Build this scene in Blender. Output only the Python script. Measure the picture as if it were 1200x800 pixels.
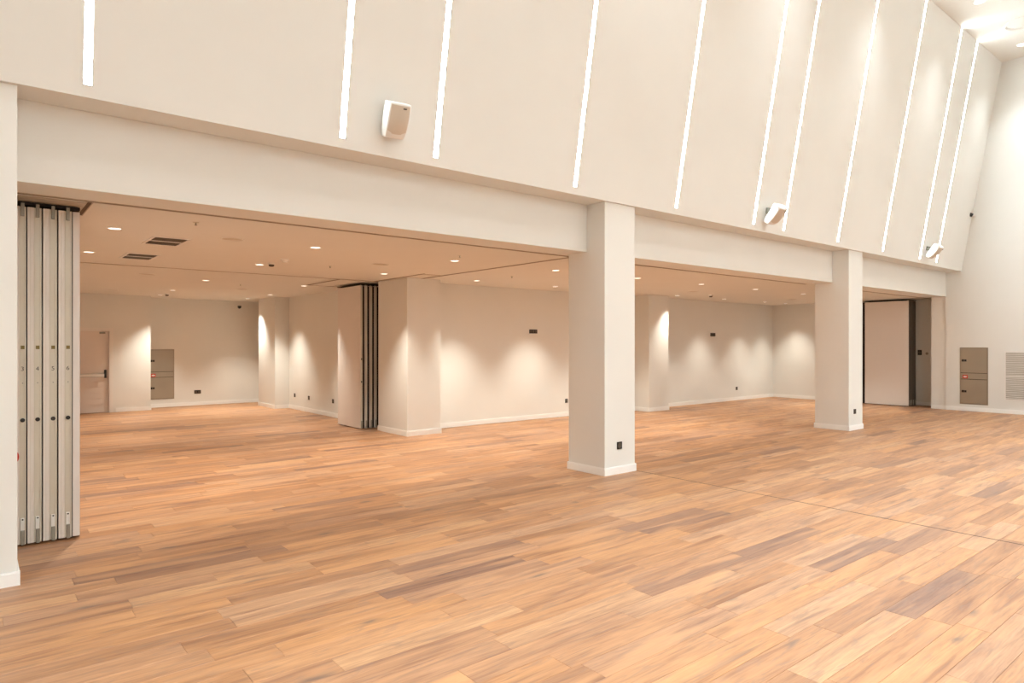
import bpy, bmesh, math, random
from mathutils import Vector, Matrix
random.seed(7)
for o in list(bpy.data.objects): bpy.data.objects.remove(o, do_unlink=True)
SC = bpy.context.scene
COL = SC.collection
PI = math.pi

# ---------------------------------------------------------------- camera
FPX, CX, CY, EYE = 774.0, 600.0, 402.0, 1.70
YAW = math.atan2(950, 774)                      # the arcade runs 50.8 deg right of the view axis
cam_d = bpy.data.cameras.new('camera'); cam = bpy.data.objects.new('camera', cam_d); COL.objects.link(cam)
cam.location = (0, 0, EYE)
cam.rotation_euler = (PI/2, 0, YAW - PI/2)
cam_d.sensor_width = 36; cam_d.sensor_fit = 'HORIZONTAL'
cam_d.lens = 36*FPX/1200
cam_d.shift_y = (CY-400)/1200
cam_d.clip_start = 0.05; cam_d.clip_end = 100
SC.camera = cam

# ---------------------------------------------------------------- world, exposure
w = bpy.data.worlds.new('world'); SC.world = w; w.use_nodes = True
w.node_tree.nodes['Background'].inputs[0].default_value = (1, .93, .85, 1)
w.node_tree.nodes['Background'].inputs[1].default_value = 0.0     # closed room: no daylight
SC.view_settings.view_transform = 'Standard'; SC.view_settings.look = 'None'
SC.view_settings.exposure = 0.08; SC.view_settings.gamma = 1.0; SC.view_settings.use_curve_mapping = False

# light levels (used by the lamp builders below)
LOW_SPOT_W = 335.0          # downlights in the low ceiling
HIGH_SPOT_W = 520.0        # downlights in the high hall ceiling
STRIP_E = 50.0              # light strips on the sloping wall
LOW_COLOR = (1.0, .965, .85)
HIGH_COLOR = (.88, .965, 1.0)

# ---------------------------------------------------------------- materials
def mat(name, col, rough=.6, metal=0., spec=.5, bump=0., bscale=60., var=0., emit=None, es=0.):
    m = bpy.data.materials.new(name); m.use_nodes = True
    nt = m.node_tree; b = nt.nodes['Principled BSDF']
    b.inputs['Base Color'].default_value = (*col, 1); b.inputs['Roughness'].default_value = rough
    b.inputs['Metallic'].default_value = metal; b.inputs['Specular IOR Level'].default_value = spec
    geo = nt.nodes.new('ShaderNodeNewGeometry')
    if var > 0:
        n = nt.nodes.new('ShaderNodeTexNoise'); n.inputs['Scale'].default_value = 1.3; n.inputs['Detail'].default_value = 3
        nt.links.new(geo.outputs['Position'], n.inputs['Vector'])
        r = nt.nodes.new('ShaderNodeValToRGB')
        r.color_ramp.elements[0].position = .3; r.color_ramp.elements[1].position = .7
        r.color_ramp.elements[0].color = (*[c*(1-var) for c in col], 1)
        r.color_ramp.elements[1].color = (*[min(1, c*(1+var)) for c in col], 1)
        nt.links.new(n.outputs[0], r.inputs[0]); nt.links.new(r.outputs[0], b.inputs['Base Color'])
    if bump > 0:
        n = nt.nodes.new('ShaderNodeTexNoise'); n.inputs['Scale'].default_value = bscale; n.inputs['Detail'].default_value = 4
        nt.links.new(geo.outputs['Position'], n.inputs['Vector'])
        bp = nt.nodes.new('ShaderNodeBump'); bp.inputs['Strength'].default_value = bump; bp.inputs['Distance'].default_value = .002
        nt.links.new(n.outputs[0], bp.inputs['Height']); nt.links.new(bp.outputs[0], b.inputs['Normal'])
    if emit:
        b.inputs['Emission Color'].default_value = (*emit, 1); b.inputs['Emission Strength'].default_value = es
    return m

PAINT = mat('cream_paint', (.81, .802, .762), .75, spec=.25, bump=.15, bscale=90, var=.012)
CEILP = mat('ceiling_paint', (.82, .795, .74), .85, spec=.15, var=.01)
SKIRT = mat('white_skirting_paint', (.93, .925, .90), .45, var=.01)
TRIMW = mat('white_lacquer', (.84, .81, .77), .4, var=.01)
SEAM = mat('seam_brown', (.13, .075, .045), .6, var=.1)
SLOT_SHADE = mat('painted_slot_shade', (.10, .062, .038), .7, var=.1)  # brown painted for the shade inside the ceiling track slots
TRACKA = mat('track_beige_metal', (.50, .42, .33), .5, metal=.3, var=.03)
BLACK = mat('black_plastic', (.012, .010, .009), .4, var=.1)
RUBBER = mat('black_rubber', (.02, .014, .012), .8, var=.1)
PANELF = mat('panel_laminate', (.80, .745, .70), .55, var=.015, bump=.1, bscale=140)
PINKP = mat('panel_edge_profile', (.82, .76, .70), .4, metal=.05, var=.02)
TANP = mat('panel_edge_channel', (.66, .61, .51), .42, metal=.15, var=.03)
GREYM = mat('grey_hardware', (.34, .33, .28), .4, metal=.5, var=.05)
BRASS = mat('dull_brass_plate', (.20, .15, .05), .45, metal=.4, var=.05)
STEEL = mat('brushed_steel', (.40, .36, .29), .38, metal=.65, var=.06, bump=.2, bscale=30)
RED = mat('red_plastic', (.62, .05, .03), .4, var=.05)
WHITEP = mat('white_plastic', (.80, .78, .74), .4, var=.01)
GRILLE = mat('speaker_grille', (.66, .58, .48), .7, bump=.8, bscale=400, var=.02)
DGREY = mat('dark_grey_metal', (.10, .08, .06), .6, var=.1)
INK = mat('dark_print', (.08, .07, .06), .6, var=.05)
DOORP = mat('door_lacquer', (.80, .72, .66), .5, var=.015)
LENS = mat('lamp_lens', (.9, .88, .84), .5, emit=(1, .88, .74), es=3.0)
STRIPM = mat('strip_diffuser', (.9, .9, .88), .5, emit=(.82, .955, 1.0), es=STRIP_E)
SILVER = mat('silver_edge_profile', (.66, .64, .57), .4, metal=.1, var=.02)
GRBACK = mat('grille_backing', (.48, .43, .36), .7, var=.03)
VENTM = mat('dark_vent_metal', (.16, .12, .09), .5, var=.05)
SUB = mat('screed', (.07, .045, .03), .9, var=.1)

def wood():
    m = bpy.data.materials.new('oiled_plank_wood'); m.use_nodes = True
    nt = m.node_tree; L = nt.links; N = nt.nodes.new; b = nt.nodes['Principled BSDF']
    geo = N('ShaderNodeNewGeometry'); tone = N('ShaderNodeAttribute'); tone.attribute_name = 'tone'
    seed = N('ShaderNodeAttribute'); seed.attribute_name = 'seed'
    def math_(op, a, c):
        n = N('ShaderNodeMath'); n.operation = op
        for i, v in enumerate((a, c)):
            if isinstance(v, (int, float)): n.inputs[i].default_value = v
            else: L.new(v, n.inputs[i])
        return n.outputs[0]
    off = N('ShaderNodeCombineXYZ')
    L.new(math_('MULTIPLY', seed.outputs['Fac'], 37.), off.inputs[0]); L.new(math_('MULTIPLY', seed.outputs['Fac'], 91.), off.inputs[1])
    L.new(math_('MULTIPLY', seed.outputs['Fac'], 53.), off.inputs[2])
    add = N('ShaderNodeVectorMath'); add.operation = 'ADD'; L.new(geo.outputs['Position'], add.inputs[0]); L.new(off.outputs[0], add.inputs[1])
    def noise(sx, sy, det, dist=0., rough=.55):
        mp = N('ShaderNodeMapping'); mp.inputs['Scale'].default_value = (sx, sy, 1); L.new(add.outputs[0], mp.inputs[0])
        n = N('ShaderNodeTexNoise'); n.inputs['Scale'].default_value = 1; n.inputs['Detail'].default_value = det
        n.inputs['Distortion'].default_value = dist; n.inputs['Roughness'].default_value = rough
        L.new(mp.outputs[0], n.inputs['Vector']); return n.outputs[0]
    def ramp(fac, stops):
        r = N('ShaderNodeValToRGB'); e = r.color_ramp.elements
        while len(e) < len(stops): e.new(.5)
        for el, (p, c) in zip(e, stops): el.position = p; el.color = (*c, 1)
        L.new(fac, r.inputs[0]); return r.outputs[0]
    def mix(fac, a, c, mode='MIX'):
        n = N('ShaderNodeMix'); n.data_type = 'RGBA'; n.blend_type = mode
        if isinstance(fac, float): n.inputs[0].default_value = fac
        else: L.new(fac, n.inputs[0])
        for i, v in ((6, a), (7, c)):
            if isinstance(v, tuple): n.inputs[i].default_value = (*v, 1)
            else: L.new(v, n.inputs[i])
        return n.outputs[2]
    base = ramp(tone.outputs['Fac'], [(p, tuple(.92*v for v in c3)) for p, c3 in WOOD_TONES])
    broad = noise(1.1, 13., 3, .8)                    # long soft bands
    g1 = ramp(broad, [(.30, (.66, .60, .62)), (.46, (.95, .94, .95)), (.56, (1.03, 1.03, 1.02)), (.68, (1.14, 1.16, 1.18))])
    c = mix(1., base, g1, 'MULTIPLY')
    fine = noise(4.5, 95., 5, .6)                   # fine grain
    c = mix(1., c, ramp(fine, [(.32, (.80, .75, .72)), (.58, (1.06, 1.06, 1.05))]), 'MULTIPLY')
    streak = noise(1.3, 22., 5, 1.4, .62)           # dark mineral streaks
    c = mix(ramp(streak, [(.54, (0, 0, 0)), (.70, (.62, .62, .62))]), c, (.18, .105, .075))
    blot = noise(2.4, 11., 4, 2.2, .6)              # grey-violet smoky patches and cathedral figure
    c = mix(ramp(blot, [(.55, (0, 0, 0)), (.66, (.42, .42, .42)), (.74, (.15, .15, .15))]), c, (.235, .150, .115))
    warm = noise(.8, 7., 2, .5)
    c = mix(ramp(warm, [(.52, (0, 0, 0)), (.68, (.5, .5, .5))]), c, (.60, .315, .150))
    # knots
    mp = N('ShaderNodeMapping'); mp.inputs['Scale'].default_value = (1.6, 5.0, .01); L.new(add.outputs[0], mp.inputs[0])
    wob = N('ShaderNodeTexNoise'); wob.inputs['Scale'].default_value = 3.; wob.inputs['Detail'].default_value = 3; L.new(mp.outputs[0], wob.inputs['Vector'])
    va = N('ShaderNodeVectorMath'); va.operation = 'MULTIPLY_ADD'; L.new(wob.outputs['Color'], va.inputs[0]); va.inputs[1].default_value = (.35, .35, 0); L.new(mp.outputs[0], va.inputs[2])
    vo = N('ShaderNodeTexVoronoi'); vo.inputs['Scale'].default_value = 1.; L.new(va.outputs[0], vo.inputs['Vector'])
    k = ramp(vo.outputs['Distance'], [(.05, (.75, .75, .75)), (.13, (.25, .25, .25)), (.22, (0, 0, 0))])
    sep = N('ShaderNodeSeparateColor'); L.new(vo.outputs['Color'], sep.inputs[0])
    kk = math_('MULTIPLY', k, math_('GREATER_THAN', sep.outputs[0], .50))
    c = mix(kk, c, (.14, .095, .075))
    # slow overall drift of the boards' colour
    L.new(c, b.inputs['Base Color'])
    b.inputs['Specular IOR Level'].default_value = .5
    rr = N('ShaderNodeMapRange'); L.new(fine, rr.inputs[0]); rr.inputs[3].default_value = .40; rr.inputs[4].default_value = .56
    L.new(rr.outputs[0], b.inputs['Roughness'])
    bp = N('ShaderNodeBump'); bp.inputs['Strength'].default_value = .25; bp.inputs['Distance'].default_value = .0015
    L.new(fine, bp.inputs['Height']); L.new(bp.outputs[0], b.inputs['Normal'])
    return m
WOOD_TONES = [(0.0, (.27, .145, .092)), (.16, (.31, .165, .100)), (.33, (.37, .187, .095)), (.46, (.45, .222, .100)), (.60, (.44, .242, .138)), (.74, (.50, .250, .110)), (.88, (.48, .275, .158)), (1., (.55, .308, .155))]
WOOD = wood()

# ---------------------------------------------------------------- mesh helpers
def box(bm, x0, x1, y0, y1, z0, z1, M=None, bev=0.):
    v = [bm.verts.new((x, y, z)) for x in (x0, x1) for y in (y0, y1) for z in (z0, z1)]
    fs = []
    for f in ((0, 1, 3, 2), (4, 6, 7, 5), (0, 4, 5, 1), (2, 3, 7, 6), (0, 2, 6, 4), (1, 5, 7, 3)):
        fs.append(bm.faces.new([v[i] for i in f]))
    if bev > 0:
        es = set(e for f in fs for e in f.edges)
        r = bmesh.ops.bevel(bm, geom=list(es), offset=bev, segments=2, affect='EDGES', profile=.5)
        v = list(set(vv for f in r['faces'] for vv in f.verts) | set(x for x in v if x.is_valid))
    if M is not None: bmesh.ops.transform(bm, matrix=M, verts=[x for x in v if x.is_valid])
def prism(bm, prof, a0, a1, axis='X'):
    """prof: list of 2D points (Y,Z) for axis X, (X,Z) for axis Y, (X,Y) for axis Z"""
    def P(p, a): return {'X': (a, p[0], p[1]), 'Y': (p[0], a, p[1]), 'Z': (p[0], p[1], a)}[axis]
    A = [bm.verts.new(P(p, a0)) for p in prof]; B = [bm.verts.new(P(p, a1)) for p in prof]
    n = len(prof)
    bm.faces.new(A[::-1]); bm.faces.new(B)
    for i in range(n): bm.faces.new((A[i], A[(i+1) % n], B[(i+1) % n], B[i]))
def lathe(bm, prof, n=32, M=None, cap=True):
    rings = []
    for r, z in prof:
        rings.append([bm.verts.new((r*math.cos(2*PI*i/n), r*math.sin(2*PI*i/n), z)) for i in range(n)])
    for a, b in zip(rings, rings[1:]):
        for i in range(n): bm.faces.new((a[i], a[(i+1) % n], b[(i+1) % n], b[i]))
    if cap: bm.faces.new(rings[0][::-1]); bm.faces.new(rings[-1])
    if M is not None: bmesh.ops.transform(bm, matrix=M, verts=[v for r in rings for v in r])
def mk(name, bm, m, parent=None, smooth=False, loc=None):
    bmesh.ops.recalc_face_normals(bm, faces=bm.faces)
    me = bpy.data.meshes.new(name); bm.to_mesh(me); bm.free(); me.materials.append(m)
    if smooth:
        for p in me.polygons: p.use_smooth = True
        try: me.set_sharp_from_angle(angle=math.radians(40))
        except Exception: pass
    o = bpy.data.objects.new(name, me); COL.objects.link(o)
    if parent is not None: o.parent = parent
    if loc: o.location = loc
    return o
def B(name, dims, m, parent=None, bev=0., loc=None):
    bm = bmesh.new(); box(bm, *dims, bev=bev); return mk(name, bm, m, parent, loc=loc)
def struct(o): o['kind'] = 'structure'; return o
def thing(name, label, cat, loc=(0, 0, 0), rz=0, group=None):
    o = bpy.data.objects.new(name, None); COL.objects.link(o); o.location = loc; o.rotation_euler = (0, 0, rz)
    o.empty_display_size = .1
    o['label'] = label; o['category'] = cat
    if group: o['group'] = group
    return o
def copy_tree(o, parent=None):
    c = o.copy(); COL.objects.link(c); c.parent = parent
    for ch in list(o.children): copy_tree(ch, c)
    return c

# ---------------------------------------------------------------- key dimensions (metres, measured from the photograph)
LOWZ, SOFZ, TOPZ = 2.90, 3.515, 8.517
YF, YTOP = 5.765, 4.921                # foot and head of the sloping wall
XR = 19.35                             # right wall of the hall
X0, YN = -5.0, -6.5                    # ends of the hall out of view
YC = 5.80                              # face of the front columns

# ---------------------------------------------------------------- structure
fl = struct(B('floor', (X0, 20.6, YN, 19.9, -.12, -.006), SUB))
# sloping wall with its soffit
bm = bmesh.new(); prism(bm, [(YF, SOFZ), (YTOP, TOPZ), (6.6, TOPZ), (6.6, SOFZ)], X0, XR, 'X')
struct(mk('wall_upper', bm, PAINT))
struct(B('ceiling', (X0, XR+.1, YN, 6.6, TOPZ, TOPZ+.15), CEILP))
# low ceiling over the bays
bm = bmesh.new(); box(bm, .22, 20.6, 6.52, 11.5, LOWZ, LOWZ+.2); box(bm, .22, 6.7, 11.5, 19.9, LOWZ, LOWZ+.2)
struct(mk('ceiling', bm, CEILP))
struct(B('wall_right', (XR, XR+.15, YN, 6.115, 0, TOPZ), PAINT))
bm = bmesh.new()
box(bm, XR+.03, XR+.7, 6.115, 6.455, 0, SOFZ)           # return beside the storage pocket
box(bm, 20.1, 20.25, 6.455, 8.35, 0, LOWZ)              # back of the pocket
box(bm, 19.70, 20.25, 8.35, 11.3, 0, LOWZ)
struct(mk('wall_right', bm, PAINT))
struct(B('wall_right', (19.67, 19.70, 8.35, 10.45, 0, LOWZ), PAINT))
struct(B('wall_back', (6.845, 12.97, 11.15, 11.4, 0, LOWZ), PAINT))
struct(B('wall_back', (13.785, 19.9, 11.05, 11.4, 0, LOWZ), PAINT))
struct(B('wall_back', (1.4, 6.6, 19.5, 19.75, 0, LOWZ), PAINT))
bm = bmesh.new()                                         # the projecting part with the door opening
box(bm, .22, 1.62, 18.85, 19.5, 0, LOWZ); box(bm, 2.64, 3.49, 18.85, 19.5, 0, LOWZ); box(bm, 1.62, 2.64, 18.85, 19.5, 2.06, LOWZ)
struct(mk('wall_back', bm, PAINT))
struct(B('wall_partition', (6.42, 6.6, 11.66, 19.5, 0, LOWZ), PAINT))
struct(B('wall_left', (.05, .22, 6.5, 19.5, 0, LOWZ), PAINT))
struct(B('wall_left', (X0, -.36, YC, 6.5, 0, SOFZ), PAINT))
struct(B('wall_left', (X0-.15, X0, YN, 6.6, 0, TOPZ), PAINT))
struct(B('wall_front', (X0-.15, XR+.15, YN-.15, YN, 0, TOPZ), PAINT))
bm = bmesh.new(); prism(bm, [(YN, SOFZ), (YN, TOPZ), (YN+.844, TOPZ)], X0, XR, 'X')      # the hall's other sloping wall, out of view
struct(mk('wall_front', bm, PAINT))

# skirting
BH, BT = .10, .015
def skirt_bm(segs):
    bm = bmesh.new()
    for x0, x1, y0, y1 in segs:
        box(bm, x0, x1, y0, y1, 0, BH-.012)
        # rounded top edge
        ix = .004 if (x1-x0) < .05 else 0; iy = .004 if (y1-y0) < .05 else 0
        box(bm, x0+ix, x1-ix, y0+iy, y1-iy, BH-.012, BH)
    return bm
def skirt(name, segs): return struct(mk(name, skirt_bm(segs), SKIRT))
skirt('baseboard_right', [(XR-BT, XR, YN, 6.115)])
skirt('baseboard_right', [(XR+.03-BT, XR+.03, 6.116, 6.455), (20.1-BT, 20.1, 6.456, 8.35)])
skirt('baseboard_right', [(19.67-BT, 19.67, 8.36, 10.45), (19.70-BT, 19.70, 10.465, 11.05)])
skirt('baseboard_back', [(6.86, 12.955, 11.15-BT, 11.15)])
skirt('baseboard_back', [(13.80, 19.68, 11.05-BT, 11.05)])
skirt('baseboard_back', [(3.49, 6.405, 19.5-BT, 19.5), (2.72, 3.49, 18.85-BT, 18.85), (3.49, 3.49+BT, 18.85-BT, 19.48)])
skirt('baseboard_partition', [(6.42-BT, 6.42, 11.68, 17.15), (6.42-BT, 6.42, 18.42, 19.48)])
skirt('baseboard_left', [(.22, .22+BT, 8.4, 18.84)])
skirt('baseboard_front', [(X0, XR, YN, YN+BT)])

# ---------------------------------------------------------------- floor boards
PW, PL, PT = .18, 1.22, .006
Y_OFF = .145
rng = random.Random(21)
CF = (math.cos(YAW), math.sin(YAW)); CR = (math.sin(YAW), -math.cos(YAW))
def proj(x, y, z=0.):
    d = x*CF[0]+y*CF[1]
    if d < .3: return None
    return CX+FPX*(x*CR[0]+y*CR[1])/d, CY-FPX*(z-EYE)/d
planks = []
r0 = int(math.floor((YN-Y_OFF)/PW)); r1 = int(math.ceil((19.6-Y_OFF)/PW))
for r in range(r0, r1):
    ya, yb = Y_OFF+r*PW, Y_OFF+(r+1)*PW
    ym = (ya+yb)/2
    if ym < 6.1: xa, xb = X0, XR+.02
    elif ym < 11.15: xa, xb = .22, 20.12
    else: xa, xb = .22, 6.43
    ya = max(ya, YN)
    x = xa-rng.random()*PL
    while x < xb:
        a, c = max(x, xa), min(x+PL, xb)
        x += PL
        if c-a < .01: continue
        t = rng.random()
        t = .0+.25*rng.random() if t < .07 else (.30+.25*rng.random() if t < .38 else .5+.5*rng.random())
        pts = [proj(px, py) for px, py in ((a, ya), (c, ya), (c, yb), (a, yb))]
        area = 0
        if all(pts) and any(-40 < p[0] < 1240 and 400 < p[1] < 830 for p in pts):
            q = [(min(max(p[0], 0), 1200), min(max(p[1], 0), 800)) for p in pts]
            area = abs(sum(q[i][0]*q[(i+1) % 4][1]-q[(i+1) % 4][0]*q[i][1] for i in range(4)))/2
        planks.append((area, a, c, ya, yb, t, rng.random()))
planks.sort(key=lambda p: -p[0])
G = .0007
def plank_geo(V, F, a, c, ya, yb):
    a += G; c -= G; ya += G; yb -= G; e = .0012
    i = len(V)
    V += [(a, ya, -PT), (c, ya, -PT), (c, yb, -PT), (a, yb, -PT), (a, ya, -e), (c, ya, -e), (c, yb, -e), (a, yb, -e),
          (a+e, ya+e, 0), (c-e, ya+e, 0), (c-e, yb-e, 0), (a+e, yb-e, 0)]
    for k in range(4):
        n = (k+1) % 4
        F.append((i+k, i+n, i+4+n, i+4+k)); F.append((i+4+k, i+4+n, i+8+n, i+8+k))
    F.append((i+8, i+9, i+10, i+11))
def plank_mesh(name, items, origin=(0, 0)):
    V, F, T, S = [], [], [], []
    for (_, a, c, ya, yb, t, s) in items:
        n0 = len(F); plank_geo(V, F, a-origin[0], c-origin[0], ya-origin[1], yb-origin[1])
        T += [t]*(len(F)-n0); S += [s]*(len(F)-n0)
    me = bpy.data.meshes.new(name); me.from_pydata(V, [], F)
    for nm, dat in (('tone', T), ('seed', S)):
        at = me.attributes.new(nm, 'FLOAT', 'FACE'); at.data.foreach_set('value', dat)
    me.materials.append(WOOD); me.update()
    o = bpy.data.objects.new(name, me); COL.objects.link(o); o.parent = fl
    o.location = (origin[0], origin[1], 0)
    return o
for p in planks[:300]: plank_mesh('plank', [p], ((p[1]+p[2])/2, (p[3]+p[4])/2))
st = plank_mesh('plank', planks[300:]); st['kind'] = 'stuff'
js = B('expansion_strip', (6.850, 6.868, YN, YC-.015, -.004, .0012), SEAM, fl)
js['label'] = 'thin dark expansion strip running from the column towards the viewer'

# ---------------------------------------------------------------- columns and beams
def column(label, x0, x1, y0, y1, z1, sides='all', group=None, sk=None):
    cx, cy = (x0+x1)/2, (y0+y1)/2
    t = thing('column', label, 'column', (cx, cy, 0))
    B('shaft', (x0-cx, x1-cx, y0-cy, y1-cy, 0, z1), PAINT, t, bev=.004)
    if sk is None:
        sk = [(x0-BT, x1+BT, y0-BT, y0), (x0-BT, x0, y0, y1), (x1, x1+BT, y0, y1), (x0-BT, x1+BT, y1, y1+BT)]
    bm = skirt_bm([(a-cx, b-cx, c-cy, d-cy) for a, b, c, d in sk]); mk('baseboard', bm, SKIRT, t)
    return t
column('cream square column cut by the left edge of the frame, beside the folded partition', -.35, .237, YC, 6.46, SOFZ)
column('large cream square column in the middle with a black socket near its foot', 6.255, 6.84, YC, 6.46, SOFZ)
column('cream square column right of the middle, smaller with distance, black socket near its foot', 13.145, 13.745, YC, 6.465, SOFZ)
column('wide cream pier on the rear wall beside the rear folded partition', 6.125, 6.845, 10.545, 11.655, LOWZ,
       sk=[(6.11, 6.86, 10.53, 10.545), (6.11, 6.125, 10.545, 11.655), (6.845, 6.86, 10.545, 11.15)])
column('cream pier on the rear wall seen right behind the middle column', 12.97, 13.745, 10.545, 11.2, LOWZ,
       sk=[(12.955, 13.76, 10.53, 10.545), (12.955, 12.97, 10.545, 11.15), (13.745, 13.76, 10.545, 11.05)])
column('narrow cream pier far left at the end of the deep bay', 6.05, 6.42, 17.15, 18.42, LOWZ,
       sk=[(6.035, 6.42, 17.135, 17.15), (6.035, 6.05, 17.15, 18.42), (6.035, 6.42, 18.42, 18.435)])
def beam(label, x0, x1):
    cx = (x0+x1)/2; t = thing('beam', label, 'beam', (cx, 6.32, LOWZ))
    B('face', (x0-cx, x1-cx, -.205, .20, 0, SOFZ-LOWZ), PAINT, t, bev=.003)
beam('long cream beam over the widest opening on the left', .237, 6.255)
beam('cream beam over the middle opening between the two free columns', 6.84, 13.145)
beam('short cream beam over the right opening, up to the end wall', 13.745, XR+.03)

# ---------------------------------------------------------------- ceiling tracks (trim)
trim_no = [0]
def track(x0, x1, y0, y1, w=.055, deep=False):
    """flush strip painted dark for slot shade, with two thin metal lips under the low ceiling, along X or Y"""
    trim_no[0] += 1
    bm = bmesh.new(); h = .006; z = LOWZ
    if x1-x0 > y1-y0:
        box(bm, x0, x1, y0-w/2, y0-w/2+.008, z-h, z); box(bm, x0, x1, y0+w/2-.008, y0+w/2, z-h, z)
        box2 = (x0, x1, y0-w/2+.008, y0+w/2-.008, z-.002, z+.001)
    else:
        box(bm, x0-w/2, x0-w/2+.008, y0, y1, z-h, z); box(bm, x0+w/2-.008, x0+w/2, y0, y1, z-h, z)
        box2 = (x0-w/2+.008, x0+w/2-.008, y0, y1, z-.002, z+.001)
    o = struct(mk('trim_%d' % trim_no[0], bm, TRACKA)); B('slot_shade', box2, SLOT_SHADE, o)
track(.25, 6.42, 6.58, 6.58)
track(6.84, 13.12, 6.63, 6.63)
track(13.76, 20.05, 6.68, 6.68)
track(6.45, 6.45, 6.61, 10.54)
track(.765, .765, 6.61, 7.35, .05)
track(.22, 6.11, 11.62, 11.62, .05)
track(5.32, 5.32, 11.65, 13.22, .05)
track(5.35, 6.42, 13.22, 13.22, .04)
track(6.03, 6.03, 9.80, 11.6, .05)
track(6.06, 6.42, 9.86, 9.86, .03)

# ---------------------------------------------------------------- light strips
SL = Vector((0, YTOP-YF, TOPZ-SOFZ)).normalized()        # up the slope
SN = Vector((0, -SL.z, SL.y)).normalized()               # out of the sloping wall, towards the hall
slope_len = math.hypot(YTOP-YF, TOPZ-SOFZ)
order = ['nearest the left frame edge', 'left of the large loudspeaker', 'right of the large loudspeaker', 'left above the middle column',
         'right above the middle column', 'just left of the middle loudspeaker', 'partly hidden by the middle loudspeaker',
         'just left of the right free column', 'above the right opening, fourth from the end wall... ', '', '']
order[8] = 'third from the end wall'
order[9] = 'second from the end wall'
order[10] = 'closest to the end wall'
strip_proto = None
for i, x in enumerate([.65, 2.65, 3.67, 5.67, 7.66, 9.66, 10.59, 12.56, 14.56, 16.55, 17.56]):
    base = Vector((x, YF, SOFZ)) + SL*.09
    if strip_proto is None:
        t = thing('light_strip', '', 'light', base, 0, 'light strips on the sloping wall')
        M = Matrix((( 1, 0, 0, 0), (0, SN.y, SL.y, 0), (0, SN.z, SL.z, 0), (0, 0, 0, 1)))   # local y = out, z = up the slope
        ln = slope_len-.09-.004
        bm = bmesh.new()
        for s in (-1, 1): box(bm, s*.030-.003, s*.030+.003, -.004, .005, 0, ln)
        box(bm, -.033, .033, -.004, .005, -.006, 0)
        bmesh.ops.transform(bm, matrix=M, verts=bm.verts); mk('housing', bm, WHITEP, t)
        bm = bmesh.new(); box(bm, -.027, .027, -.002, .004, 0, ln)
        bmesh.ops.transform(bm, matrix=M, verts=bm.verts); mk('diffuser', bm, STRIPM, t)
        strip_proto = t
    else:
        t = copy_tree(strip_proto); t.location = base
    t['label'] = 'white glowing light strip on the sloping wall, ' + order[i]

for i, x in enumerate([-1.5, .65, 2.65, 5.67, 7.66, 9.66, 12.56, 14.56, 16.55]):  # unseen strips added to whiten the light on the hall walls
    t = copy_tree(strip_proto); t.location = Vector((x, YN+.016, SOFZ+.09)); t.rotation_euler = (0, 0, PI)
    t['label'] = 'white glowing light strip added on the opposite sloping wall, out of view'; t['group'] = 'added light strips out of view'
# ---------------------------------------------------------------- downlights
def spot(name, parent, z, watt, color, cone, blend, rad):
    d = bpy.data.lights.new(name, 'SPOT'); d.energy = watt; d.color = color; d.spot_size = math.radians(cone)
    d.spot_blend = blend; d.shadow_soft_size = rad
    o = bpy.data.objects.new(name, d); COL.objects.link(o); o.parent = parent; o.location = (0, 0, z)
    return o
def make_downlight(R, watt, color, cone, blend):
    t = thing('downlight', '', 'light')
    bm = bmesh.new(); lathe(bm, [(R, 0), (R, -.004), (R*.86, -.007), (R*.80, -.004), (R*.80, 0)], 28, cap=False); mk('trim_ring', bm, WHITEP, t, True)
    bm = bmesh.new(); lathe(bm, [(R*.80, -.001), (R*.78, -.004), (R*.3, -.006)], 28); mk('lens', bm, LENS, t)
    spot('lamp', t, -.03, watt, color, cone, blend, R*.5)
    return t
ordn = ['first', 'second', 'third', 'fourth', 'fifth', 'sixth', 'seventh', 'eighth', 'ninth', 'tenth']
dl = make_downlight(.072, LOW_SPOT_W, LOW_COLOR, 84, 1.)
rows = [('row nearest the hall', 7.97, [1.14, 3.32, 5.42, 7.42, 9.47, 11.45, 13.48, 15.62]),
        ('second row from the hall', 10.24, [1.17, 3.38, 5.49, 7.47, 9.52, 13.70, 15.76, 17.82, 19.0]),
        ('third row, deep left bay', 13.45, [3.43, 5.35]),
        ('fourth row, deep left bay', 16.45, [3.49, 5.68]),
        ('farthest row, deep left bay', 18.25, [3.60, 5.70])]
first = True; dim = None
for rn, y, xs in rows:
    for k, x in enumerate(xs):
        t = dl if first else copy_tree(dl); first = False
        t.location = (x, y, LOWZ)
        t['group'] = 'downlights in the low ceiling'
        if x > 12:                            # the far bays are dimmed
            lamp = [c for c in t.children if c.type == 'LIGHT'][0]
            if dim is None: dim = lamp.data.copy(); dim.energy = LOW_SPOT_W*.55
            lamp.data = dim
        t['label'] = 'small round ceiling downlight, %s from left in the %s' % (ordn[k], rn)
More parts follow.
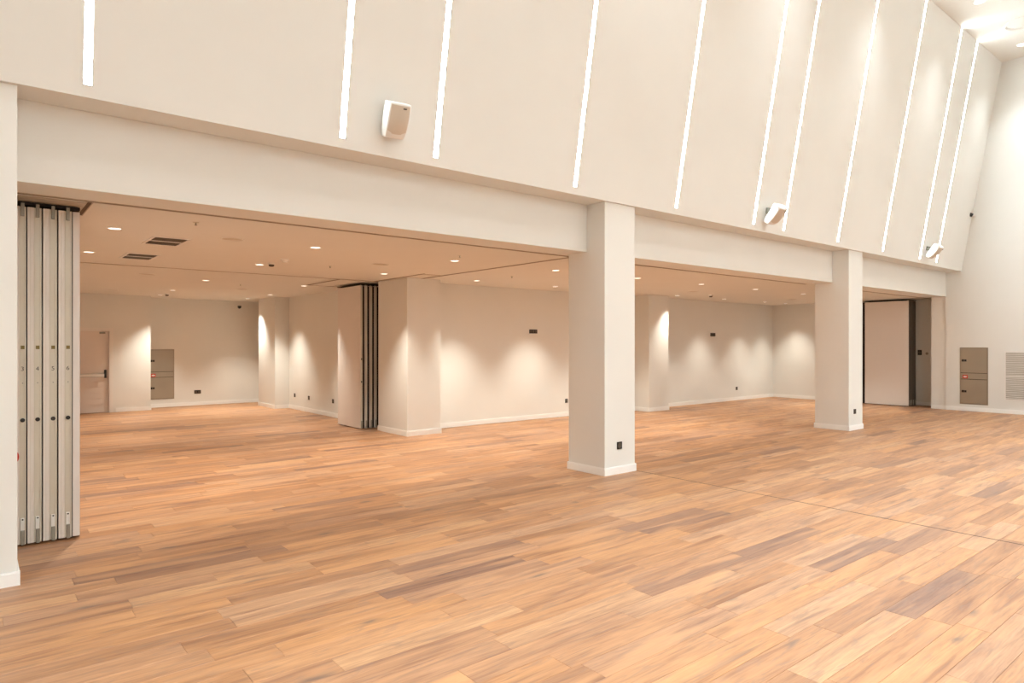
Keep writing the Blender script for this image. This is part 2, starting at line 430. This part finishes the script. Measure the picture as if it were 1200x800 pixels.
# the ones hidden behind columns and partitions light their bays too
for x, y in ((17.7, 7.97), (11.6, 10.24), (1.2, 13.45), (1.2, 16.45)):
    t = copy_tree(dl); t.location = (x, y, LOWZ); t['group'] = 'downlights hidden from view'
    t['label'] = 'small round downlight in the low ceiling, hidden behind a column or partition'
hd = make_downlight(.115, HIGH_SPOT_W*.45, HIGH_COLOR, 86, 1.)
first = True
for yy in (4.33, 1.33, -1.67, -4.67):
    for k in range(8):
        x = 18.55-2.98*k
        t = hd if first else copy_tree(hd); first = False
        if yy == 1.33 and k == 0:                      # the rows away from the sloping wall are stronger
            hd = t; lamp = [c for c in t.children if c.type == 'LIGHT'][0]; lamp.data = lamp.data.copy(); lamp.data.energy = HIGH_SPOT_W*1.1; lamp.data.spot_size = math.radians(104)
        t.location = (x, yy, TOPZ)
        if yy == 4.33 and k == 0: t['label'] = 'round downlight in the high ceiling at the right edge of the frame'
        elif yy == 4.33 and k == 1: t['label'] = 'round downlight in the high ceiling cut by the top edge of the frame'
        else:  # unseen downlights added to supply the hall with light
            t['label'] = 'round downlight added to the high hall ceiling outside the view'; t['group'] = 'added high downlights outside the view'

# ---------------------------------------------------------------- folding partitions
def text(s, size, loc, m, parent, rot=(PI/2, 0, 0)):
    cu = bpy.data.curves.new('panel_number', 'FONT'); cu.body = s; cu.size = size; cu.align_x = 'CENTER'; cu.extrude = .0004
    cu.materials.append(m)
    o = bpy.data.objects.new('panel_number', cu); COL.objects.link(o); o.parent = parent; o.location = loc; o.rotation_euler = rot
    return o
def panel_near(t, x0, wd, number, last=False):
    """one stacked leaf seen edge-on, origin at its near foot, x0 = left side, edge faces -Y"""
    H0, H1, D = .018, 2.845, 1.22
    p = B('panel', (0, wd, .012, D, H0, H1), PANELF, t, loc=(x0, 0, 0))
    a, b = wd*.04, wd*.44
    B('seal', (wd*.955, wd*.985, -.004, .014, H0, H1), RUBBER, p)
    bm = bmesh.new()
    box(bm, a, b, -.006, .013, H0, H1); box(bm, a+(b-a)*.55, a+(b-a)*.62, -.010, -.006, H0, H1); box(bm, a, a+(b-a)*.08, -.010, -.006, H0, H1); box(bm, b-(b-a)*.08, b, -.010, -.006, H0, H1)
    mk('edge_profile', bm, PINKP, p)
    B('profile_seal', (0, a*.3, -.003, .013, H0, H1), RUBBER, p)
    B('profile_line', (a+(b-a)*.40, a+(b-a)*.45, -.0068, -.0058, H0, H1), TANP, p)
    bm = bmesh.new(); c0, c1 = b, wd*.945
    box(bm, c0, c1, .004, .013, H0, H1); box(bm, c1-.010, c1, -.005, .004, H0, H1)
    box(bm, c0+.008, c0+.010, .001, .004, H0, H1)
    mk('edge_channel', bm, TANP, p)
    cm = (c0+c1)/2
    B('hanger', (cm-.013, cm+.013, -.010, .004, 2.765, 2.875), GREYM, p, bev=.002)
    B('lock_plate', (cm-.013, cm+.013, -.004, .004, 1.650, 1.680), BRASS, p)
    bm = bmesh.new(); lathe(bm, [(.017, 0), (.017, .010), (.010, .012)], 20, Matrix.Translation((cm, .004, 1.055)) @ Matrix.Rotation(PI/2, 4, 'X'))
    mk('key_hole', bm, BLACK, p)
    bm = bmesh.new(); lathe(bm, [(.005, 0), (.005, .004)], 12, Matrix.Translation((cm, .002, 1.365)) @ Matrix.Rotation(PI/2, 4, 'X'))
    mk('screw', bm, GREYM, p)
    bm = bmesh.new(); box(bm, cm-.016, cm+.012, -.006, .004, .130, .235, bev=.003); mk('bolt_case', bm, WHITEP, p)
    bm = bmesh.new(); lathe(bm, [(.006, 0), (.006, .004)], 12, Matrix.Translation((cm, -.005, .222)) @ Matrix.Rotation(PI/2, 4, 'X'))
    mk('bolt_screw', bm, BLACK, p)
    B('floor_bolt', (cm-.012, cm+.016, -.010, .004, .010, .130), GREYM, p, bev=.003)
    if number: text(number, .050, (cm-.001, .003, 1.468), INK, p)
    return p
t = thing('folding_partition', 'tall stacked folding partition at the left edge, aluminium leaf edges numbered 3 to 6', 'partition', (.24, 6.88, 0))
xs = [.013, .1055, .213, .321]; e = .427
for i, x in enumerate(xs):
    nx = xs[i+1] if i < 3 else e
    panel_near(t, x, nx-x-.001, '3456'[i])
fp = B('panel', (.427, .480, .0, 1.22, .018, 2.845), PANELF, t, bev=.002)
B('track_gap_shade', (.0, .485, .03, 1.24, 2.868, 2.892), RUBBER, t)  # track plate in black, painting the dark gap above the leaves
bm = bmesh.new(); lathe(bm, [(.011, 0), (.022, .004), (.022, .016), (.012, .02)], 20, Matrix.Translation((.030, -.008, .755)) @ Matrix.Scale(2.0, 4, (0, 0, 1)) @ Matrix.Rotation(PI/2, 4, 'X'))
k = mk('red_knob', bm, RED, t, True); k['label'] = 'small red oval knob'
struct(B('trim_11', (.24, .745, 6.66, 6.86, LOWZ-.012, LOWZ), TRACKA))

def leaf_stack(label, loc, xs, wd, D, H1, face, number=False, grey=None, gaps=True):
    t = thing('folding_partition', label, 'partition', loc)
    for i, x in enumerate(xs):
        p = B('panel', (0, wd, .012, D, .018, H1), face, t, loc=(x, 0, 0), bev=.002)
        B('edge_profile', (wd*.12, wd*.88, -.002, .013, .018, H1), grey or SILVER, p)
        B('seal', (wd*.90, wd*1.05, .0, .02, .018, H1), RUBBER, p)
        B('hanger', (wd*.35, wd*.65, .02, .06, H1, H1+.03), GREYM, p)
        B('floor_bolt', (wd*.30, wd*.75, -.006, -.001, .03, .17), GREYM, p)
        if i == 0:
            for z in (.92, 1.37): B('lock_plate', (wd*.3, wd*.7, -.005, -.001, z, z+.035), BLACK, p)
    n = xs[-1]+wd
    B('track_gap_shade', (-.01, n+.01, -.01, D+.01, H1+.02, H1+.035), RUBBER, t)  # black plate painted as the dark gap under the ceiling
    return t
t = leaf_stack('folded partition with a pale flat leaf beside the wide rear pier', (5.90, 11.97, 0), [0, .103, .210, .310, .410], .052, 1.04, 2.842, PANELF)
# black fill painting the shade in the gaps between the thin leaves
for x in (.0525, .156, .263, .363): B('gap_shade', (x, x+.046, .03, 1.02, .02, 2.83), RUBBER, t)
t = leaf_stack('folded partition with one broad flat leaf in the right opening', (19.42, 7.0, 0), [0, .118, .236, .354], .10, 1.13, 2.842, PANELF, grey=DGREY)
B('gap_shade', (-.0, .45, 1.132, 1.19, .018, 2.842), RUBBER, t)  # black block painted as the shaded gap behind the far edge

# ---------------------------------------------------------------- door in the far wall
d = struct(B('door_1', (1.70, 2.58, 18.895, 18.935, .008, 1.995), DOORP))
bm = bmesh.new()
box(bm, 2.58, 2.665, 18.83, 18.95, 0, 2.075); box(bm, 1.615, 1.70, 18.83, 18.95, 0, 2.075); box(bm, 1.70, 2.58, 18.83, 18.95, 1.995, 2.075)
mk('door_frame', bm, TRIMW, d)
bm = bmesh.new()
for z in (.22, .36, .50, .64): box(bm, 1.78, 2.44, 18.880, 18.895, z, z+.105)
mk('door_slat', bm, DOORP, d)['kind'] = 'stuff'
bm = bmesh.new(); box(bm, 1.80, 2.40, 18.882, 18.895, 1.10, 1.80); box(bm, 1.86, 2.34, 18.872, 18.883, 1.16, 1.74); mk('door_panel', bm, DOORP, d)
bm = bmesh.new(); box(bm, 1.75, 2.47, 18.80, 18.84, .885, .955, bev=.006); box(bm, 2.40, 2.46, 18.84, 18.895, .89, .95); box(bm, 1.76, 1.82, 18.84, 18.895, .89, .95)
mk('push_bar', bm, TRIMW, d)
bm = bmesh.new(); box(bm, 1.75, 2.47, 18.795, 18.83, .955, .962); box(bm, 1.75, 2.47, 18.795, 18.83, .878, .885); mk('push_bar_shadow', bm, GREYM, d)  # grey lines painted as the shadows above and below the bar
bm = bmesh.new(); box(bm, 2.475, 2.525, 18.85, 18.895, .845, 1.05, bev=.012); box(bm, 2.44, 2.50, 18.82, 18.85, .925, .955, bev=.004); mk('door_handle', bm, BLACK, d)
B('door_closer', (2.38, 2.50, 18.86, 18.895, 1.93, 1.97), GREYM, d)

# ---------------------------------------------------------------- steel fire hose cabinets
def cabinet(label, loc, rz, W, H):
    """front faces local -Y, origin at the lower left corner of the face on the wall plane"""
    t = thing('hose_cabinet', label, 'cabinet', loc, rz)
    fr = bmesh.new(); f = .018
    box(fr, 0, W, -.004, .0, 0, f); box(fr, 0, W, -.004, .0, H-f, H); box(fr, 0, f, -.004, .0, f, H-f); box(fr, W-f, W, -.004, .0, f, H-f)
    mk('frame', fr, STEEL, t)
    B('body', (.002, W-.002, -.002, -.0005, .002, H-.002), DGREY, t)
    zs = [(f+.006, H*.435), (H*.555, H-f-.006)]
    for z0, z1 in zs:
        dd = B('cabinet_door', (f+.005, W-f-.005, -.012, -.002, z0, z1), STEEL, t, bev=.002)
        zc = (z0+z1)/2
        bm = bmesh.new(); box(bm, .045, .10, -.017, -.012, zc-.028, zc+.028, bev=.003); box(bm, .105, .150, -.022, -.012, zc-.026, zc+.026, bev=.003); mk('latch', bm, BLACK, dd)
    bd = B('middle_panel', (f+.005, W-f-.005, -.010, -.002, H*.445, H*.545), STEEL, t, bev=.0015)
    zc = H*.482
    B('sticker', (.065, .175, -.0115, -.010, zc-.042, zc+.042), RED, bd, bev=.0004)
    bm = bmesh.new(); lathe(bm, [(.5, 0), (.5, .0012)], 20, Matrix.Translation((.12, -.0115, zc)) @ Matrix.Diagonal((.085, 1, .036, 1)) @ Matrix.Rotation(PI/2, 4, 'X')); mk('sticker_mark', bm, WHITEP, bd)
    bm = bmesh.new(); lathe(bm, [(.010, 0), (.010, .004)], 14, Matrix.Translation((W-.11, -.010, zc)) @ Matrix.Rotation(PI/2, 4, 'X')); mk('lock', bm, GREYM, bd)
    return t
cabinet('brushed steel hose cabinet with two doors in the right end wall', (XR, 5.803, .17), -PI/2, .605, 1.425)
cabinet('steel hose cabinet with two doors in the far left wall', (3.55, 19.5, .21), 0, .625, 1.33)
# white reveal strips of the far cabinet
# ---------------------------------------------------------------- air return grille on the right wall
t = thing('air_grille', 'white louvred air grille on the end wall at the right edge', 'grille', (XR, 4.87, .32), -PI/2)
W, H = 1.0, 1.19; f = .03
bm = bmesh.new(); box(bm, 0, W, -.012, 0, 0, f); box(bm, 0, W, -.012, 0, H-f, H); box(bm, 0, f, -.012, 0, f, H-f); box(bm, W-f, W, -.012, 0, f, H-f); box(bm, f, W-f, -.010, 0, H*.475, H*.475+.03)
mk('frame', bm, TRIMW, t)
B('backing', (f, W-f, -.002, -.0005, f, H-f), GRBACK, t)
me = None
zs = [f+.010+k*.0375 for k in range(14)] + [H*.475+.042+k*.0375 for k in range(15)]
for z in zs:
    if z > H-f-.02: continue
    if me is None:
        bm = bmesh.new(); box(bm, f, W-f, -.010, .006, -.002, .002, M=Matrix.Rotation(math.radians(35), 4, 'X'))
        o = mk('slat', bm, TRIMW, t); me = o.data
    else:
        o = bpy.data.objects.new('slat', me); COL.objects.link(o); o.parent = t
    o.location = (0, -.008, z+.012)

# ---------------------------------------------------------------- wall loudspeakers
def make_speaker():
    t = thing('loudspeaker', '', 'loudspeaker', group='white loudspeakers on the sloping wall')
    # cabinet local: front faces -Y, z up, origin at the mount on the wall
    def rings(front_y, back_y, zs_):
        return
    bm = bmesh.new()
    prof = []                      # lofted from top to bottom, slightly tapering, with a bowed front
    secs = [(-.180, .100, .105), (-.172, .112, .125), (-.10, .125, .160), (0, .130, .180), (.10, .132, .185), (.160, .130, .182), (.178, .120, .170)]
    rs = []
    for z, hw, dp in secs:
        pts = [(-hw*.80, .0), (-hw, -.03), (-hw, -dp*.62), (-hw*.86, -dp*.86), (-hw*.45, -dp*.97), (0, -dp), (hw*.45, -dp*.97), (hw*.86, -dp*.86), (hw, -dp*.62), (hw, -.03), (hw*.80, .0)]
        rs.append([bm.verts.new((x, y-.055, z)) for x, y in pts])
    for a, b in zip(rs, rs[1:]):
        n = len(a)
        for i in range(n): bm.faces.new((a[i], a[(i+1) % n], b[(i+1) % n], b[i]))
    bm.faces.new(rs[0][::-1]); bm.faces.new(rs[-1])
    Mt = Matrix.Translation((0, -.02, 0)) @ Matrix.Rotation(math.radians(25), 4, 'X')
    bmesh.ops.transform(bm, matrix=Mt, verts=bm.verts)
    body = mk('cabinet', bm, WHITEP, t, True)
    bm = bmesh.new(); rs = []
    for z, hw, dp in [(-.170, .098, .115), (-.10, .114, .162), (0, .119, .182), (.10, .121, .187), (.160, .119, .184)]:
        pts = [(-hw*.90, -dp*.84), (-hw*.45, -dp*.975), (0, -dp*1.005), (hw*.45, -dp*.975), (hw*.90, -dp*.84)]
        rs.append([bm.verts.new((x, y-.058, z)) for x, y in pts])
    for a, b in zip(rs, rs[1:]):
        for i in range(4): bm.faces.new((a[i], a[i+1], b[i+1], b[i]))
    bmesh.ops.transform(bm, matrix=Mt, verts=bm.verts); bmesh.ops.solidify(bm, geom=bm.faces[:], thickness=.004)
    g = mk('grille', bm, GRILLE, t, True); g['label'] = 'beige curved mesh front'
    bm = bmesh.new(); box(bm, .020, .055, -.2475, -.240, .128, .142, M=Mt); mk('badge', bm, DGREY, t)
    bm = bmesh.new(); box(bm, -.035, .035, -.012, .075, -.05, .05); box(bm, -.018, .018, -.09, .0, -.028, .028, bev=.004); mk('wall_bracket', bm, GREYM, t)
    return t
sp = make_speaker(); sproto = sp
for i, (x, s, lab) in enumerate([(3.13, .36, 'largest white loudspeaker, high on the sloping wall between two light strips on the left'),
                                 (9.99, .34, 'white loudspeaker seen side-on above the middle opening'),
                                 (16.85, .35, 'smallest white loudspeaker, farthest right on the sloping wall')]):
    t = sproto if i == 0 else copy_tree(sproto)
    t.location = Vector((x, YF, SOFZ)) + SL*s + SN*(.012, .05, .05)[i]; t.rotation_euler = (math.radians((0, 15, 15)[i]), 0, math.radians((-8, -8, -8)[i])); t.scale = (.92, .92, .92)
    t['label'] = lab
# ---------------------------------------------------------------- small camera high on the right wall
t = thing('security_camera', 'tiny dark security camera high on the right end wall near the sloping wall', 'camera', (XR, 5.50, 4.88), -PI/2)
bm = bmesh.new(); lathe(bm, [(.05, 0), (.05, .03), (.02, .05), (.02, .10)], 20, Matrix.Rotation(PI/2, 4, 'X')); mk('wall_mount', bm, WHITEP, t, True)
bm = bmesh.new(); lathe(bm, [(.035, 0), (.045, .01), (.045, .10), (.040, .12)], 20, Matrix.Translation((.01, -.12, -.01)) @ Matrix.Rotation(math.radians(-60), 4, 'Y') @ Matrix.Rotation(math.radians(20), 4, 'X')); mk('camera_body', bm, BLACK, t, True)

# ---------------------------------------------------------------- sockets and control plates
def socket(label, loc, rz, w=.095, h=.095, gangs=1, cat='socket', name='wall_socket', group=None):
    t = thing(name, label, cat, loc, rz, group)
    B('plate', (-w/2, w/2, -.008, 0, -h/2, h/2), BLACK, t, bev=.002)
    for g in range(gangs):
        cx = -w/2+(g+.5)*w/gangs; s = min(w/gangs, h)*.36
        bm = bmesh.new(); lathe(bm, [(s, 0), (s, .003), (s*.8, .003), (s*.8, .001)], 18, Matrix.Translation((cx, -.008, 0)) @ Matrix.Rotation(PI/2, 4, 'X'))
        mk('insert', bm, DGREY, t)
    return t
socket('black socket on the front of the large middle column', (6.532, YC, .367), 0)
socket('black socket on the front of the right free column', (13.40, YC, .362), 0)
socket('black socket low on the rear wall of the middle bay, at its right end', (17.65, 11.05, .352), 0)
socket('black socket low on the rear wall peeping past the middle column', (10.72, 11.15, .357), 0, w=.08)
socket('wide black double socket low on the far left wall', (4.758, 19.5, .366), 0, w=.17, gangs=2)
socket('black triple control plate high on the rear wall left of the middle column', (9.695, 11.15, 1.962), 0, w=.235, h=.088, gangs=3, cat='switch', name='control_plate')
socket('black control plate high on the rear wall of the middle bay', (16.43, 11.05, 1.944), 0, w=.24, h=.095, gangs=2, cat='switch', name='control_plate')
for y, z, lab in ((16.75, .36, 'farthest black socket low on the side wall, next to the narrow far pier'), (15.83, .35, 'middle one of three black sockets on the side wall of the deep bay'), (14.41, .364, 'black socket low on the side wall beside the flat leaf of the rear partition')):
    socket(lab, (6.42, y, z), -PI/2)
socket('black switch box in the storage pocket at the right', (20.1, 6.975, 1.445), -PI/2, w=.10, h=.14, cat='switch', name='control_plate')
t = thing('wall_button', 'tiny grey round button in the storage pocket at the right', 'switch', (20.1, 6.80, 1.42), -PI/2)
bm = bmesh.new(); lathe(bm, [(.035, 0), (.035, .006), (.022, .008), (.022, .014)], 20, Matrix.Rotation(PI/2, 4, 'X')); mk('plate', bm, GREYM, t)

# ---------------------------------------------------------------- ceiling vents, sensors, sprinklers, speakers
def vent(label, x, y):
    t = thing('ceiling_vent', label, 'vent', (x, y, LOWZ), 0, 'dark slotted vents in the low ceiling')
    W, Hh = .40, .68
    bm = bmesh.new()
    for a in ((-W/2, W/2, -Hh/2, -Hh/2+.03), (-W/2, W/2, Hh/2-.03, Hh/2), (-W/2, -W/2+.03, -Hh/2+.03, Hh/2-.03), (W/2-.03, W/2, -Hh/2+.03, Hh/2-.03), (-W/2+.03, W/2-.03, -.03, .03)):
        box(bm, *a, -.008, 0)
    mk('frame', bm, TRIMW, t)
    B('backing', (-W/2+.03, W/2-.03, -Hh/2+.03, Hh/2-.03, -.002, -.0005), BLACK, t)
    bm = bmesh.new()
    n = 16
    for k in range(n):
        xx = -W/2+.035+(k+.5)*(W-.07)/n
        for y0, y1 in ((-Hh/2+.03, -.03), (.03, Hh/2-.03)): box(bm, xx-.002, xx+.002, y0, y1, -.008, -.002)
    for y0 in (-.17, .17): box(bm, -W/2+.03, W/2-.03, y0-.003, y0+.003, -.007, -.002)
    o = mk('louvre', bm, VENTM, t); o['kind'] = 'stuff'
vent('larger, nearer dark slotted air vent in the low ceiling on the left', 1.755, 8.60)
vent('farther dark slotted air vent in the low ceiling on the left', 1.775, 10.33)
def round_thing(name, label, cat, x, y, prof, m, z=LOWZ, group=None, part='cover'):
    t = thing(name, label, cat, (x, y, z), 0, group)
    bm = bmesh.new(); lathe(bm, prof, 32); mk(part, bm, m, t, True)
    return t
def speaker_disc(label, x, y, z=LOWZ, R=.13):
    t = thing('ceiling_speaker', label, 'loudspeaker', (x, y, z), 0, 'flush round ceiling loudspeakers')
    bm = bmesh.new(); lathe(bm, [(R, 0), (R, -.005), (R*.90, -.008), (R*.86, -.003), (R*.86, 0)], 36, cap=False); mk('rim', bm, CEILP, t, True)
    bm = bmesh.new(); lathe(bm, [(R*.86, -.0015), (R*.5, -.003), (.01, -.003)], 36); mk('grille', bm, TANP if False else GRILLE, t, True)
for lab, x, y in (('faint round loudspeaker in the low ceiling behind the left beam, between the first two downlights', 2.31, 7.94),
                  ('faint round loudspeaker in the low ceiling in front of the wide rear pier', 4.79, 9.05),
                  ('faint round loudspeaker in the low ceiling left of the middle column', 9.55, 9.15),
                  ('faint round loudspeaker in the low ceiling right of the middle column', 12.9, 9.2),
                  ('faint round loudspeaker in the low ceiling left of the right free column', 17.4, 9.2),
                  ('faint round loudspeaker at the near left of the deep bay ceiling', 2.34, 12.9),
                  ('faint round loudspeaker in the middle of the deep bay ceiling', 4.6, 15.1),
                  ('faint round loudspeaker at the far left of the deep bay ceiling', 2.4, 17.2)):
    speaker_disc(lab, x, y)
# larger disc in the high ceiling
t = thing('ceiling_diffuser', 'round white air diffuser in the high ceiling at the top right', 'vent', (17.30, 4.02, TOPZ))
bm = bmesh.new(); R = .36; lathe(bm, [(R, 0), (R, -.02), (R*.86, -.035), (R*.80, -.012), (R*.80, 0)], 40, cap=False); mk('rim', bm, CEILP, t, True)
bm = bmesh.new(); lathe(bm, [(R*.78, -.004), (R*.70, -.020), (R*.2, -.024)], 40); mk('cone', bm, CEILP, t, True)
DET = [(.055, 0), (.055, -.02), (.035, -.045), (.012, -.05)]
def detector(label, x, y, dark=True):
    t = thing('smoke_detector', label, 'detector', (x, y, LOWZ), 0)
    bm = bmesh.new(); lathe(bm, [(.058, 0), (.058, -.018), (.045, -.026)], 24); mk('base', bm, WHITEP, t, True)
    bm = bmesh.new(); lathe(bm, [(.040, -.026), (.038, -.048), (.020, -.056)], 24); mk('sensor_head', bm, DGREY if dark else WHITEP, t, True)
detector('smoke detector with dark head in the left bay ceiling, next to a downlight', 3.45, 9.93)
detector('small white detector in the left bay ceiling, nearer than the dark one', 3.44, 9.36, False)
detector('smoke detector with dark head in the middle bay ceiling', 14.22, 9.62)
detector('smoke detector with dark head far back in the deep left bay', 3.63, 17.70)
t = thing('dome_camera', 'tiny dark dome camera under the ceiling at the far left wall', 'camera', (5.85, 19.44, 2.74))
bm = bmesh.new(); lathe(bm, [(.05, .02), (.05, -.005), (.045, -.03), (.03, -.05), (.01, -.06)], 24); mk('dome', bm, BLACK, t, True)
B('wall_bracket', (-.02, .02, 0, .06, .0, .03), WHITEP, t)
for lab, x, y in (('tiny sprinkler in the low ceiling in front of the wide rear pier', 4.29, 9.74), ('tiny sprinkler in the low ceiling close behind the left beam', 1.71, 7.07),
                  ('tiny sprinkler in the low ceiling near the corner of the ceiling tracks', 5.15, 7.45), ('tiny sprinkler in the deep left bay ceiling', 4.2, 13.9),
                  ('tiny sprinkler in the low ceiling left of the middle column', 7.47, 9.17)):
    t = thing('sprinkler', lab, 'sprinkler', (x, y, LOWZ), 0, 'sprinklers in the low ceiling')
    bm = bmesh.new(); lathe(bm, [(.028, 0), (.028, -.004), (.010, -.006)], 20); mk('escutcheon', bm, TANP, t, True)
    bm = bmesh.new(); lathe(bm, [(.007, -.006), (.007, -.025), (.014, -.028), (.014, -.031)], 14); mk('sprinkler_head', bm, GREYM, t, True)
